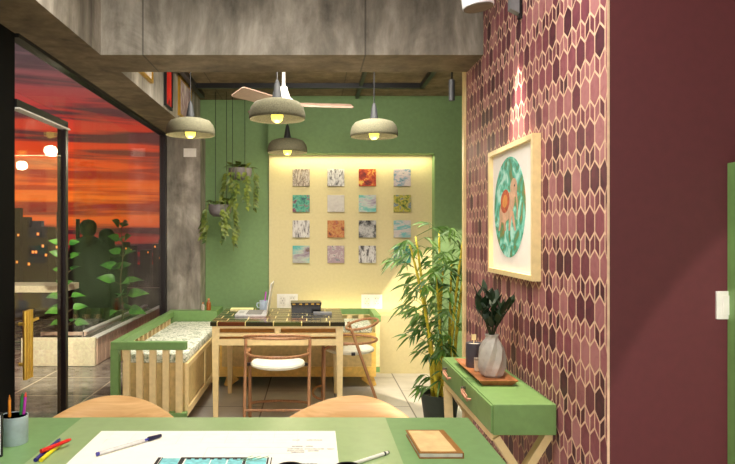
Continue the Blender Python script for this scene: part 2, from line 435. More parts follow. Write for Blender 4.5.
for i, (lab, a, c, top, Y, wins) in enumerate(towers):
    f = lambda px: (px-313.3)*Y/640
    zt = 1.4-(top-233.7)*Y/640
    t = thing('tower', lab, 'building', (f((a+c)/2), Y, -14), 0, 'city towers on the skyline')
    wd = (f(c)-f(a))/2
    bb = MB().box(-wd, wd, 0, wd*1.6, 0, zt+14)
    if wd > 1.2: bb.box(-wd*.5, wd*.3, wd*.3, wd*.9, zt+14, zt+14.8)
    bb.build('facade', TW, t)
    for px, py in wins:
        x = f(px)-f((a+c)/2); z = 1.4-(py-233.7)*Y/640+14
        x = max(-wd+.25, min(wd-.25, x)); z = min(z, zt+13.5)
        MB().box(x-.13, x+.13, -.06, .02, z-.16, z+.16).build('lit_window', WINM, t)

# ------------------------------------------------------------------ furniture
# corner bench with a slatted end
FLOR, nt, p = newmat('leaf_print_fabric'); p.inputs['Roughness'].default_value = .85
n = nd(nt, 'ShaderNodeTexNoise', i_Scale=26.0, i_Detail=4.0, i_Distortion=2.0); lk(nt, coords(nt), n.inputs[0])
lk(nt, ramp(nt, n.outputs[0], [(.36, (128, 142, 118)), (.45, (196, 204, 180)), (.53, (238, 238, 222)), (1, (244, 243, 232))]).outputs[0], p.inputs['Base Color'])
PANEL = plain('panel_beige', (206, 180, 122), .45)
bl = thing('slatted_bench', 'long cream bench with green top rails and slatted end along the window', 'bench', (-1.13, 5.3, 0))
X0, X1, Y0, Y1 = -.265, .255, -.9, .86       # local
MB().box(X0, X0+.055, Y0, Y0+.055, .13, .6).box(X0, X1, Y0, Y0+.055, .6, .655, .004).box(X0, X0+.055, Y0+.055, Y1, .6, .655, .004).box(X0+.055, X1, Y0, Y0+.055, .13, .165).build('top_rail', GREEN, bl)
for k in range(5):
    x = X0+.105+k*.0905
    MB().box(x-.022, x+.022, Y0+.012, Y0+.042, .165, .6).build('slat', CREAM, bl)
for k in range(12):
    y = Y0+.16+k*.135
    MB().box(X0+.012, X0+.042, y-.025, y+.025, .5, .6).build('slat', CREAM, bl)
MB().box(X0+.06, X1-.02, Y0+.075, Y1, .13, .495).build('seat_box', PANEL, bl)
MB().box(X1-.02, X1-.008, Y0+.1, -.12, .19, .46).box(X1-.02, X1-.008, -.06, Y1-.02, .19, .46).build('side_panel', PANEL, bl)
MB().box(X1-.02, X1, Y0+.06, Y1, .46, .495).box(X1-.02, X1, Y0+.06, Y1, .13, .18).box(X1-.02, X1, Y0+.06, Y0+.1, .18, .46).box(X1-.02, X1, -.12, -.06, .18, .46).build('side_frame', CREAM, bl)
for x in (X0+.05, X1-.1):
    for y in (Y0+.12, Y1-.12): MB().bar((x, y, 0), (x, y, .13), .05, .05, (0,1,0), .08, .08).build('leg', CREAM, bl)
tag(MB().box(-1.335, -.885, 4.475, 6.14, .495, .56, .018).build('bench_cushion', FLOR, None, True), 'leaf-printed pale seat cushion on the long window bench', 'cushion')
cs = thing('corner_shelf', 'green corner shelf at the far end of the window bench', 'shelf', (-1.1, 6.2, 0))
MB().box(-.3, .17, -.03, .09, 0, .655, .004).box(-.005, .17, .09, .385, 0, .655).build('shelf_body', GREEN, cs)
b2 = thing('slatted_bench', 'shorter cream bench with a green slatted arm under the picture wall behind the table', 'bench', (-.13, 6.1, 0))
MB().box(-.74, .70, -.27, .26, .19, .495).build('seat_box', PANEL, b2)
MB().box(-.74, .70, -.285, -.25, .10, .19).box(-.74, .70, -.28, -.27, .46, .495).box(-.74, -.70, -.28, -.27, .19, .46).box(.66, .70, -.28, -.27, .19, .46).build('front_frame', plain('yellow_lacquer', (226, 186, 96), .45), b2)
MB().box(-.74, .685, .26, .295, .60, .655, .003).box(.685, .745, -.28, .295, .60, .655, .003).build('top_rail', GREEN, b2)
MB().box(.695, .735, -.275, -.235, .19, .60).build('post', CREAM, b2)
MB().box(.695, .735, -.275, -.235, .14, .19).build('post_foot', GREEN, b2)
for k in range(12):
    x = -.66+k*.115
    MB().box(x-.025, x+.025, .265, .29, .495, .60).build('slat', CREAM, b2)
for k in range(4): MB().box(.705, .735, -.15+k*.115, -.10+k*.115, .19, .60).build('slat', CREAM, b2)
for x, dx in ((-.60, -.07), (.62, .07)):
    for y in (-.2, .2): MB().bar((x+dx, y, 0), (x, y, .1), .05, .05, (0,1,0), .12, .06).build('leg', plain('yellow_lacquer', (226, 186, 96)), b2)
tag(MB().box(-.865, .54, 5.84, 6.355, .495, .56, .018).build('bench_cushion', FLOR, None, True), 'leaf-printed pale seat cushion on the shorter bench behind the table', 'cushion')

# dining table with mosaic top
MOS, nt, p = newmat('mosaic_top'); p.inputs['Roughness'].default_value = .16; p.inputs['Specular IOR Level'].default_value = .28
br = nd(nt, 'ShaderNodeTexBrick', offset=.37, squash=.72, squash_frequency=2, i_Scale=1.0); br.inputs['Brick Width'].default_value = .21; br.inputs['Row Height'].default_value = .148
br.inputs['Mortar Size'].default_value = .0038; br.inputs['Mortar Smooth'].default_value = .1; br.inputs['Bias'].default_value = 0
br.inputs['Color1'].default_value = (0,0,0,1); br.inputs['Color2'].default_value = (1,1,1,1); br.inputs['Mortar'].default_value = (.5,.5,.5,1)
lk(nt, coords(nt, (1,1,0), loc=(.03, .075, 0)), br.inputs[0])
rr = ramp(nt, br.outputs['Color'], [(0, (26, 26, 20)), (.25, (70, 74, 34)), (.5, (92, 50, 28)), (.72, (50, 46, 30)), (1, (104, 90, 46))]); rr.color_ramp.interpolation = 'CONSTANT'
mix = nd(nt, 'ShaderNodeMix', data_type='RGBA'); lk(nt, br.outputs['Fac'], mix.inputs[0]); lk(nt, rr.outputs[0], mix.inputs[6]); mix.inputs[7].default_value = L4((214, 196, 130))
lk(nt, mix.outputs[2], p.inputs['Base Color'])
tb = thing('dining_table', 'square cream table with a dark glossy mosaic top and slotted apron', 'table', (-.267, 5.215, 0))
MB().box(-.503, .503, -.445, .445, .71, .74, .003).build('tabletop', MOS, tb)
ap = MB()
ap.box(-.49, -.435, -.435, -.40, .565, .71).box(.435, .49, -.435, -.40, .565, .71)
ap.box(-.435, .435, -.435, -.40, .692, .71).box(-.435, .435, -.435, -.40, .632, .657).box(-.435, .435, -.435, -.40, .565, .612).box(-.022, .022, -.435, -.40, .657, .692)
ap.box(-.49, -.46, -.40, .43, .565, .71).box(.46, .49, -.40, .43, .565, .71).box(-.46, .46, .40, .43, .565, .71)
ap.build('apron', CREAM, tb)
MB().box(-.455, .455, -.375, -.365, .606, .705).box(-.455, .455, -.39, .39, .60, .606).box(-.455, .455, -.1, -.09, .606, .705).build('cubby', plain('cubby_brown', (206, 146, 66), .6), tb)
for x in (-.465, .465):
    for y in (-.41, .41): MB().bar((x, y, .0), (x, y, .60), .034, .034, (0,1,0), .052, .052).build('leg', CREAM, tb)

# tube-framed round chairs
PADM = plain('white_seat_pad', (236, 234, 214), .7, var=.02)
def ringpts(f, n=40, a0=0, a1=2*PI, closed=True): return [f(a0+(a1-a0)*i/(n if closed else n-1)) for i in range(n)]
def tube_chair(label, loc, rz):
    t = thing('tube_chair', label, 'chair', loc, rz)
    sd = MB().lathe([(0, .435), (.17, .435), (.198, .446), (.2, .458), (.19, .470), (.1, .478), (0, .478)], n=40); sd.build('seat', PADM, t, smooth=True)
    up = lambda a: V((.235*math.cos(a), -.10+.13*math.sin(a), .660-.033*math.sin(a)))
    lo = lambda a: V((.225*math.cos(a), -.01+.21*math.sin(a), .535))
    MB().tube(ringpts(up), .0105, 10, True).build('back_ring', TUBEW, t, smooth='all')
    MB().tube(ringpts(lo, 30, PI*.93, PI*2.07, False), .0105, 10).build('arm_ring', TUBEW, t, smooth='all')
    for sx in (-1, 1):
        MB().tube([(sx*.222, -.23, 0), (sx*.234, .0, .645)], [.011, .0125]).build('leg', TUBEW, t, smooth=True)
        MB().tube([(sx*.226, .22, 0), (sx*.226, .215, .49), (sx*.224, .14, .535), (sx*.222, .03, .535)], .0135).build('leg', TUBEW, t, smooth=True)
        MB().box(min(sx*.19, sx*.228), max(sx*.19, sx*.228), -.03, .0, .442, .462).build('bracket', BLKP, t)
    MB().tube([(-.226, -.175, .16), (.226, -.175, .16)], .009).build('stretcher', TUBEW, t, smooth=True)
    MB().tube([(.226*math.cos(a), .22+.085*math.sin(a), .1) for a in [PI*i/20 for i in range(21)]], .0105).build('footrest', TUBEW, t, smooth='all')
    return t
tube_chair('round-seated tube chair at the near side of the mosaic table, back to the viewer', (-.258, 4.67, 0), 0)
tube_chair('round-seated tube chair at the right side of the mosaic table', (.30, 5.25, 0), PI/2)

# on the table
lp = thing('laptop', 'open silver laptop on the left of the mosaic table, screen edge-on', 'laptop', (-.50, 5.25, .74))
MB().box(-.125, .125, -.165, .165, 0, .016, .003).build('base', plain('silver', (206, 204, 200), .35, .3), lp)
MB().box(-.04, .085, -.15, .15, .016, .0185).build('keyboard', plain('laptop_keys', (120, 116, 112), .5), lp)
MB().box(-.105, -.065, -.05, .05, .016, .0175).build('trackpad', plain('trackpad_grey', (170, 168, 164), .4), lp)
scr = MB().bar((.125, 0, .012), (.165, 0, .26), .33, .008, (1,0,0)).build('screen', plain('silver', (206, 204, 200)), lp)
mg = thing('mug', 'pale blue mug holding a purple pencil behind the laptop', 'mug', (-.428, 5.52, .74))
MB().lathe([(.0, 0), (.034, 0), (.036, .03), (.036, .085), (.032, .085), (.032, .008), (0, .008)], n=24).build('cup', plain('pale_blue_ceramic', (176, 192, 212), .35), mg, smooth=True)
MB().tube([(-.034, 0, .065), (-.056, 0, .062), (-.06, 0, .042), (-.05, 0, .024), (-.034, 0, .022)], .005, 8).build('handle', plain('pale_blue_ceramic', (176, 192, 212)), mg, smooth='all')
tag(MB().tube([(-.425, 5.52, .75), (-.408, 5.52, .90)], .006, 8).build('purple_pencil', plain('purple', (190, 60, 190), .4)), 'purple pencil standing in the pale blue mug on the mosaic table', 'pencil')
bx = thing('game_box', 'black lidded box with small gold marks on the mosaic table', 'box', (-.06, 5.40, .74), .05)
MB().box(-.125, .12, -.085, .085, 0, .062, .002).build('box_base', plain('gloss_black', (12, 11, 11), .2), bx)
MB().box(-.129, .124, -.089, .089, .062, .088, .002).build('lid', plain('gloss_black', (12, 11, 11)), bx)
for x in (-.105, -.05, .0, .05, .095): MB().box(x-.012, x+.012, -.0905, -.089, .070, .080).build('gold_mark', GOLDF, bx)
tag(MB().box(.0, .15, 5.16, 5.26, .74, .762, .004).build('grey_case', plain('slate_grey', (106, 108, 114), .4)), 'grey flat case in front of the black box on the mosaic table', 'case')
nb = thing('notepad', 'cream notepad lying at the back left corner of the mosaic table', 'notepad', (-.62, 5.56, .74))
MB().box(-.095, .095, -.06, .06, 0, .008).build('pages', plain('cream_paper', (232, 222, 170), .8), nb)
MB().box(-.096, .096, -.061, .061, .008, .011).build('cover', plain('cream_cover', (224, 214, 150), .6), nb)
AMB = plain('amber_glass', (150, 84, 36), .2)
for lab, x, y, hh, r, m in (('taller amber bottle on the green corner shelf', -1.02, 6.24, .115, .022, AMB), ('short pale bottle beside the amber bottle on the green corner shelf', -1.075, 6.235, .075, .018, plain('pale_bottle', (186, 176, 160), .4))):
    t = thing('bottle', lab, 'bottle', (x, y, .655), 0, 'small bottles on the corner shelf')
    MB().lathe([(0, 0), (r, 0), (r, hh*.55), (r*.85, hh*.68), (r*.4, hh*.78), (r*.38, hh*.86)], n=18).build('bottle_body', m, t, smooth=True)
    MB().lathe([(r*.45, hh*.86), (r*.45, hh), (0, hh)], n=14).build('cap', plain('copper_cap', (214, 140, 90), .4), t, smooth=True)

# foreground desk, its painted sheen and what lies on it
dk = thing('desk', 'sage green desk in the foreground with papers and pens on it', 'desk', (-.35, 1.79, 0))
MB().box(-.9, .898, -.5, .476, .715, .75, .004).build('desktop', plain('desk_green', (117, 155, 100), .38, var=.03), dk)
for x in (-.84, .82):
    for y in (-.44, .2): MB().box(x-.025, x+.025, y-.025, y+.025, 0, .715).build('leg', CREAM, dk)
tag(MB().box(-.815, .254, 1.36, 2.26, .75, .7515).build('desk_sheen', plain('pale_sheen', (150, 174, 122), .3, var=.02)), 'pale green painted reflection on the foreground desk under the paper', 'painted reflection')  # thin pale sheet painting a reflection onto the desktop
PAP = plain('drawing_paper', (246, 242, 228), .8, var=.01)
pp = thing('floor_plan_sheet', 'large white sheet with a coloured floor plan on the desk', 'drawing', (-.31, 1.78, .7516))
MB().box(-.385, .382, -.40, .32, 0, .0012).build('sheet', PAP, pp)
INK = plain('ink_black', (40, 40, 40), .8); AQ = plain('aqua_wash', (126, 198, 204), .8, var=.12, nscale=60); PENC = plain('pencil_grey', (150, 146, 144), .8)
def at(px, py, z=.753): 
    Y = 640*(1.4-z)/(py-233.7); return (px-313.3)*Y/640, Y
rooms = MB(); wl = MB()
def rect(mb, x0, x1, y0, y1, z0=.0012, z1=.0016): mb.box(x0, x1, y0, y1, z0, z1)
yt = at(160, 457.5)[1]-1.78
xa = [at(px, 458)[0]+.31 for px in (158, 182, 245, 269)]
for (l, r) in ((xa[0]+.014, xa[1]-.004), (xa[1]+.014, xa[1]+.085), (xa[1]+.088, xa[2]-.05), (xa[2]-.046, xa[2]-.004), (xa[2]+.006, xa[3]-.006)):
    rect(rooms, l, r, -.34, yt-.006)
for l, w in ((xa[0], .009), (xa[0]+.011, .003), (xa[1]-.003, .013), (xa[2]-.003, .008), (xa[3]-.005, .005), (xa[3]+.006, .003)):
    rect(wl, l, l+w, -.34, yt, .0012, .0018)
rect(wl, xa[1], xa[2]+.006, yt-.009, yt+.001, .0012, .0019)
for k in range(9): rect(wl, xa[1]+.016+k*.022, xa[1]+.028+k*.022, yt-.017, yt-.009, .0016, .0019)
rect(wl, xa[0], xa[3]+.009, -.21, -.203, .0012, .0019); rect(wl, xa[1]+.06, xa[1]+.068, -.34, -.203, .0012, .0019)
rooms.build('plan_rooms', AQ, pp); wl.build('plan_walls', INK, pp)
ln = MB()
rect(ln, .012, .30, .157, .1585); rect(ln, -.01, .012, .157, .1585); rect(ln, -.01, -.0085, .06, .157); rect(ln, .05, .25, .105, .1062); rect(ln, .05, .0512, .06, .105)
for k in range(9): rect(ln, -.34+k*.075, -.3392+k*.075, .19, .30)
for k in range(4): rect(ln, -.36, .25, .20+k*.028, .2006+k*.028)
ln.build('pencil_lines', plain('faint_pencil', (226, 208, 204), .8), pp)
for (x0, y, words) in ((.245, .225, (.02, 0, .045)), (.245, .166, (.03, .018)), (.232, .142, (.04, .055, .02)), (.232, .125, (.05, .03)), (.245, .112, (.034,)), (.27, .02, (.05,))):
    x = x0
    for w in words:
        if w:
            tx = MB(); q = x
            while q < x+w:
                d = random.uniform(.003, .007); rect(tx, q, q+d+.001, y+random.uniform(-.002, 0), y+random.uniform(.003, .006)); q += d
            tx.build('pencil_word', PENC, pp)
        x += w+.012
SC = MB()
for k in range(5): SC.bar((xa[2]-.02+k*.012, yt-.03, .0021), (xa[2]+.02+k*.012, yt+.012-.01*(k % 2), .0021), .002, .0006)
SC.build('plan_greenery', plain('ink_green', (110, 160, 120), .8), pp)
def stick(name, label, cat, a, b, r, parts, group=None):
    A, B = V(a), V(b); t = thing(name, label, cat, A, 0, group); D = B-A
    for nm, u0, u1, rr, m in parts:
        MB().tube([D*u0, D*u1], rr if isinstance(rr, list) else [rr*r, rr*r], 10).build(nm, m, t, smooth=True)
    return t
zt = .7536
x0, y0 = at(96.5, 456.5); x1, y1 = at(161, 437.5)
stick('ballpoint_pen', 'clear ballpoint pen with a blue-black cap lying on the floor plan sheet', 'pen', (x0, y0, zt+.006), (x1, y1, zt+.006), .0055,
      [('end_plug', 0, .035, 1.05, plain('blue_plastic', (50, 50, 150), .4)), ('barrel', .035, .72, 1, plain('clear_barrel', (216, 214, 214), .2)), ('ink_tube', .1, .7, 1.06*.6, plain('blue_plastic', (50, 50, 150))), ('tip', .72, .82, [.0045, .0025], plain('blue_plastic', (50, 50, 150))), ('cap', .79, 1, [.0075, .005], plain('navy_plastic', (22, 24, 60), .35))])
for nm, lab, pa, pb, r, c, dz in (('marker_pen', 'dark blue marker on the desk, lower left of the crossed three', (35.5, 461.5), (59.5, 441), .0055, (34, 30, 120), 0),
                           ('marker_pen', 'yellow marker on the desk, under the red one', (41, 461.5), (64, 442.5), .0055, (232, 214, 40), 0),
                           ('marker_pen', 'red marker lying across the blue and yellow markers on the desk', (41, 456.5), (70.5, 444.5), .0055, (210, 36, 28), .0112)):
    xa_, ya_ = at(*pa); xb_, yb_ = at(*pb)
    stick(nm, lab, 'marker', (xa_, ya_, .7572+dz), (xb_, yb_, .7572+dz), r, [('cap', 0, .3, 1.12, plain('ink_%d%d' % c[:2], c, .35)), ('barrel', .3, .94, 1, plain('ink_%d%d' % c[:2], c, .35)), ('end_plug', .94, 1, .7, plain('ink_%d%d' % c[:2], c, .35))], 'crossed markers on the desk mat')
x0, y0 = at(352, 465.5); x1, y1 = at(388.5, 453.5)
stick('mechanical_pencil', 'white mechanical pencil lying on the desk right of the sheet', 'pencil', (x0, y0, .757), (x1, y1, .757), .005,
      [('barrel', 0, .86, 1, WHITE), ('band', .86, .9, 1.15, DGREY), ('eraser_cap', .9, .97, .9, WHITE), ('push_button', .97, 1, .9, DGREY)])
# closed notebook
nbk = thing('notebook', 'tan notebook with a brown border at the right of the desk', 'notebook', (0, 0, .7505))
q = [at(405.6, 430.5, .765), at(443.6, 430.5, .765), at(464, 453.5, .765), at(419.3, 453.5, .765)]
cen = (sum(p[0] for p in q)/4, sum(p[1] for p in q)/4); nbk.location = (*cen, .7502)
ql = [V((x-cen[0], y-cen[1], 0)) for x, y in q]
def ins(s): return [p*s for p in ql]
BRN = plain('brown_board', (150, 100, 44), .5)
MB().prism([p+V((0,0,.0)) for p in ql], (0,0,.0025)).prism([p+V((0,0,.0145)) for p in ql], (0,0,.0025)).prism([ql[1]*.97, ql[2]*.97, ql[2], ql[1]], (0,0,.0145)).build('cover', BRN, nbk)
MB().prism([p+V((0,0,.0026)) for p in ins(.955)], (0,0,.0118)).build('page_block', plain('page_edges', (206, 202, 190), .8), nbk)
MB().prism([ins(.97)[0]*.93+V((0,0,.017)), (ins(.9)[1]-V((.012,0,0)))+V((0,0,.017)), (ins(.9)[2]-V((.012,0,0)))+V((0,0,.017)), ins(.9)[3]+V((0,0,.017))], (0,0,.0006)).build('cover_panel', plain('kraft', (222, 188, 134), .7), nbk)
# pencil cup
cu = thing('pencil_cup', 'pale blue-grey pencil cup at the left edge of the desk', 'cup', (-.932, 1.99, .75))
MB().lathe([(0, 0), (.041, 0), (.0425, .003), (.0425, .086), (.040, .086), (.040, .005), (0, .005)], n=36).build('cup_body', plain('pale_blue_grey', (168, 186, 192), .4), cu, smooth=True)
MB().lathe([(.0398, .084), (.0398, .0065), (0, .0065), (0, .0055), (.0399, .0055), (.0399, .084)], n=36).build('blue_lining', plain('lining_blue', (110, 140, 216), .5), cu, smooth=True)
for lab, dx, dy, tx_, c in (('orange pencil standing in the pencil cup', -.008, -.01, 10.5, (226, 138, 34)), ('green pencil standing in the pencil cup', .012, .01, 19, (30, 120, 50)), ('purple pencil with a red end standing in the pencil cup', .018, .014, 21.5, (176, 40, 170))):
    top = ((tx_-313.3)*1.99/640+.004, 1.99+dy*1.5, .75+.152)
    bt = (-.932+dx, 1.99+dy, .758)
    m = plain('pencil_%d' % c[0], c, .4)
    t = stick('pencil', lab, 'pencil', bt, top, .0045, [('shaft', 0, .9, 1, m), ('point', .9, 1, [.0045, .001], plain('pencil_tip_%d' % c[0], tuple(x*.8 for x in c) if c[0] != 176 else (210, 60, 40), .5))], 'pencils in the cup')
tbt = thing('tablet', 'white-screened tablet with a black bezel at the far left edge of the desk', 'tablet', (-.985, 1.86, .75))
MB().box(-.15, .0795, 0, .01, .0, .129, .002).build('tablet_body', BLKP, tbt)
MB().box(-.142, .0755, -.0015, 0, .008, .122).build('screen', emit('tablet_screen', (240, 240, 240), .5), tbt)
MB().box(.02, .075, -.0025, -.0015, .045, .07).build('screen_banner', emit('tablet_banner', (190, 40, 40), .3), tbt)
MB().bar((-.03, .008, .11), (-.03, .07, .004), .06, .006, (0,1,0)).build('stand', BLKP, tbt)
for lab, px in (('black round coaster on the floor plan sheet at the bottom edge', 290), ('black round coaster on the desk right of the sheet at the bottom edge', 348)):
    x, y = at(px, 466.3, .762)
    z = .7535
    t = thing('coaster', lab, 'coaster', (x, y, z), 0, 'black coasters')
    MB().lathe([(0, 0), (.036, 0), (.039, .002), (.039, .007), (.036, .009), (0, .009)], n=36).build('coaster_disc', plain('black_cork', (38, 38, 36), .8, var=.3, nscale=200), t, smooth=True)
    MB().lathe([(.030, .009), (.032, .0096), (.034, .009)], n=36).build('ring_groove', BLKP, t)

# shell chairs on the far side of the desk
def shell_chair(label, loc, rz, cl, cr):
    t = thing('shell_chair', label, 'chair', loc, rz, 'wooden shell chairs at the desk')
    b = bmesh.new(); rows = []
    N, K = 32, 24
    for k in range(K+1):
        v = k/K; row = []
        for i in range(N+1):
            u = -1+2*i/N
            w = .37+.04*v
            cc = cl if u < 0 else cr
            top = .688-cc*u*u
            bot = .44+.06*abs(u)**2
            z = bot+(top-bot)*v
            x = w*u
            sd = -u if cl > cr else u
            y = -.26*abs(u)**2.0+.10*v-.02+.03*v*math.cos(u*PI/2)+.9*max(0, z-(top-.012-.028*(1-sd)*.5*2*(1-abs(u)*.4)))
            row.append(b.verts.new((x, y, z)))
        rows.append(row)
    for A, B in zip(rows, rows[1:]):
        for i in range(N): b.faces.new((A[i], A[i+1], B[i+1], B[i]))
    mb = MB(); mb.b.free(); mb.b = b
    o = mb.build('backrest', OAK, t, smooth='all'); md = o.modifiers.new('t', 'SOLIDIFY'); md.thickness = .016; md.offset = 0
    bv = o.modifiers.new('b', 'BEVEL'); bv.width = .004; bv.segments = 2; bv.limit_method = 'ANGLE'
    b = bmesh.new(); rows = []
    for k in range(9):
        v = -1+2*k/8; row = []
        for i in range(17):
            u = -1+2*i/16
            row.append(b.verts.new((.27*u*(1-.12*v*v), -.22+.22*v, .42+.045*u*u+.02*v*v)))
        rows.append(row)
    for A, B in zip(rows, rows[1:]):
        for i in range(16): b.faces.new((A[i], A[i+1], B[i+1], B[i]))
    mb = MB(); mb.b.free(); mb.b = b
    o = mb.build('seat', OAK, t, smooth='all'); md = o.modifiers.new('t', 'SOLIDIFY'); md.thickness = .016; md.offset = 0
    for sx in (-1, 1): MB().tube([(sx*.24, -.38, 0), (sx*.17, -.3, .41)], [.013, .018]).build('leg', OAK, t, smooth=True)
    MB().tube([(0, .13, 0), (0, .02, .42), (0, .04, .52)], [.014, .02, .018]).build('leg', OAK, t, smooth=True)
    return t
shell_chair('curved light oak shell chair at the far side of the desk, on the left', (-.872, 2.66, 0), .0, .22, .105)
shell_chair('curved light oak shell chair at the far side of the desk, on the right', (.196, 2.66, 0), .0, .10, .27)

# ------------------------------------------------------------------ sideboard
sb = thing('sideboard', 'narrow green sideboard on cream legs against the tiled wall', 'sideboard', (.80, 2.9, 0))
MB().box(-.115, .125, -.466, .47, .633, .75, .003).build('body', GREEN, sb)
for y0, y1 in ((.0-.004+.02, .464), (-.46, .008)):
    dr = MB().box(-.123, -.115, y0, y1, .638, .745, .002).build('drawer', GREEN, sb)
    yc = y0*.72+y1*.28 if y1 > .1 else (y0+y1)/2+.07
    yc = {True: .30, False: -.10}[y1 > .1]
    lb = MB().tube([(-.124, yc+.055, .706), (-.138, yc+.054, .705), (-.141, yc+.03, .698), (-.141, yc-.03, .694), (-.138, yc-.054, .69), (-.124, yc-.055, .69)], .006, 6)
    lb.bar((-.1395, yc+.055, .70), (-.1395, yc-.055, .692), .003, .026, (0,0,1)).build('pull', LEATH, dr)
    MB().tube([(-.1435, yc+.045, .716), (-.123, yc+.045, .716)], .0055, 8).tube([(-.1435, yc-.045, .688), (-.123, yc-.045, .688)], .0045, 8).build('pull_stud', plain('chrome', (170, 168, 164), .2, 1), dr)
MB().box(-.115, -.085, -.44, .46, .605, .633).box(.09, .12, -.44, .46, .605, .633).build('base_rail', CREAM, sb)
for y in (-.42, .44):
    lg = MB()
    lg.bar((-.10, y, .62), (.005, y, .46), .03, .045 if y > 0 else .075, (0,1,0)).bar((.105, y, .62), (.005, y, .46), .03, .045, (0,1,0)).bar((.005, y, .49), (.005, y, 0), .045, .05, (0,1,0), .035, .03)
    lg.build('leg', CREAM, sb)
MB().bar((-.10, .44, .605), (-.10, .30, 0), .03, .04, (1,0,0)).build('brace', CREAM, sb)
tr = thing('tray', 'long brown wooden tray on the green sideboard', 'tray', (.79, 2.97, .7502))
b = MB()
a = [(-.062, -.225, 0), (.062, -.225, 0), (.062, .215, 0), (-.062, .215, 0)]; c = [(-.084, -.25, .024), (.084, -.25, .024), (.084, .24, .024), (-.084, .24, .024)]
c2 = [(x*.93, y*.97, .024) for x, y, z in c]; a2 = [(x*.93, y*.97, .008) for x, y, z in a]
vv = [[b.b.verts.new(p) for p in L] for L in (a, c, c2, a2)]
b.b.faces.new(vv[0]); b.b.faces.new(vv[3])
for A, B in zip(vv, vv[1:]):
    for i in range(4): b.b.faces.new((A[i], A[(i+1) % 4], B[(i+1) % 4], B[i]))
b.build('tray_body', TRAYW, tr)
cd = thing('candle', 'dark grey jar candle with a wooden wick on the tray', 'candle', (.775, 3.09, .7585))
MB().lathe([(0, 0), (.036, 0), (.038, .004), (.038, .115), (.034, .115), (.034, .095), (0, .095)], n=32).build('jar', plain('charcoal_glass', (74, 74, 84), .3), cd, smooth=True)
MB().lathe([(.0335, .096), (.0335, .108), (0, .109)], n=32).build('wax', plain('wax', (228, 222, 210), .6), cd)
MB().box(-.011, .011, -.002, .002, .128, .155).box(-.0015, .0015, -.001, .001, .105, .13).build('wick', CREAM, cd)
tl = thing('small_box', 'small pale box on the tray between the candle and the vase', 'box', (.768, 2.995, .7585))
MB().box(-.013, .013, -.013, .013, 0, .05, .002).build('box_body', plain('pale_box', (214, 196, 168), .6), tl)
MB().box(-.0137, .0137, -.0137, .0137, .05, .06, .002).build('lid', plain('grey_lid', (150, 140, 128), .6), tl)
VASE = plain('vase_glaze', (176, 171, 163), .55, var=.05)
vb = bmesh.new(); rings = []
prof = [(.030, 0), (.046, .012), (.056, .045), (.057, .085), (.050, .125), (.036, .155), (.026, .168), (.024, .178), (.028, .19)]
for k, (r, z) in enumerate(prof):
    n = 14; o = PI/n*(k % 2)
    rings.append([vb.verts.new((r*(1.07 if j % 2 == (k//2) % 2 else .91)*math.cos(2*PI*j/n+o), r*(1.07 if j % 2 == (k//2) % 2 else .91)*math.sin(2*PI*j/n+o), z)) for j in range(n)])
vb.faces.new(rings[0])
for k, (A, B) in enumerate(zip(rings, rings[1:])):
    n = 14
    for j in range(n):
        if k % 2 == 0: vb.faces.new((A[j], A[(j+1) % n], B[j])); vb.faces.new((A[(j+1) % n], B[(j+1) % n], B[j]))
        else: vb.faces.new((A[j], B[(j+1) % n], B[j])); vb.faces.new((A[j], A[(j+1) % n], B[(j+1) % n]))
mb = MB(); mb.b.free(); mb.b = vb
o = mb.build('faceted_vase', VASE); o.location = (.803, 2.88, .7585); tag(o, 'pale grey faceted vase holding dark leaves on the tray', 'vase')
md = o.modifiers.new('t', 'SOLIDIFY'); md.thickness = .003
vp = thing('leafy_sprigs', 'dark green leafy sprigs standing in the faceted vase', 'plant', (.803, 2.88, .7585))
st = MB(); lf = MB(); rnd = random.Random(5)
for k in range(9):
    a = k*2*PI/9+.3; sp_ = .04+.035*(k % 3)/2
    top = V((math.cos(a)*sp_*1.1, math.sin(a)*sp_, .25+.085*((k*3) % 7)/6+.03))
    pts = [V((0, 0, .06)), V((math.cos(a)*.008, math.sin(a)*.008, .185)), V((math.cos(a)*.02, math.sin(a)*.02, .22)), top]
    st.tube(pts, [.003, .003, .0028, .002], 6)
    for j in range(6):
        p0 = pts[2].lerp(top, j/5.)
        q = a+j*2.4+k
        d = V((math.cos(q), math.sin(q), 1.2+.8*rnd.random()))
        lf.leaf(p0, d, rnd.uniform(.06, .085), rnd.uniform(.026, .034), .05, 4)
    lf.leaf(top, V((math.cos(a)*.3, math.sin(a)*.3, 1)), .075, .028, .05, 4)
st.build('stems', plain('dark_stem', (44, 52, 30), .6), vp); lf.build('foliage', ZLEAF, vp, smooth='all')

# ------------------------------------------------------------------ framed animal picture on the tiles
fr = thing('framed_picture', 'deep cream framed round painting of a pale animal on the tiled wall', 'picture', (.93, 2.9485, 1.5085))
hw, hh = .3345, .3035
MB().box(-.035, 0, -hw, hw, hh-.022, hh).box(-.035, 0, -hw, hw, -hh, -hh+.022).box(-.035, 0, -hw, -hw+.022, -hh+.022, hh-.022).box(-.035, 0, hw-.022, hw, -hh+.022, hh-.022).build('frame', CREAM, fr)
MB().box(-.014, -.001, -hw+.022, hw-.022, -hh+.022, hh-.022).build('mount', plain('mount_white', (252, 248, 242), .8, var=.01), fr)
TEAL, nt, p = newmat('teal_painting'); p.inputs['Roughness'].default_value = .6
n = nd(nt, 'ShaderNodeTexNoise', i_Scale=9.0, i_Detail=5.0, i_Distortion=1.6); lk(nt, coords(nt), n.inputs[0])
lk(nt, ramp(nt, n.outputs[0], [(.30, (196, 132, 98)), (.38, (116, 136, 66)), (.45, (70, 150, 116)), (.53, (96, 200, 182)), (.64, (186, 236, 226))]).outputs[0], p.inputs['Base Color'])
Mx = Matrix.Rotation(-PI/2, 4, 'Y')
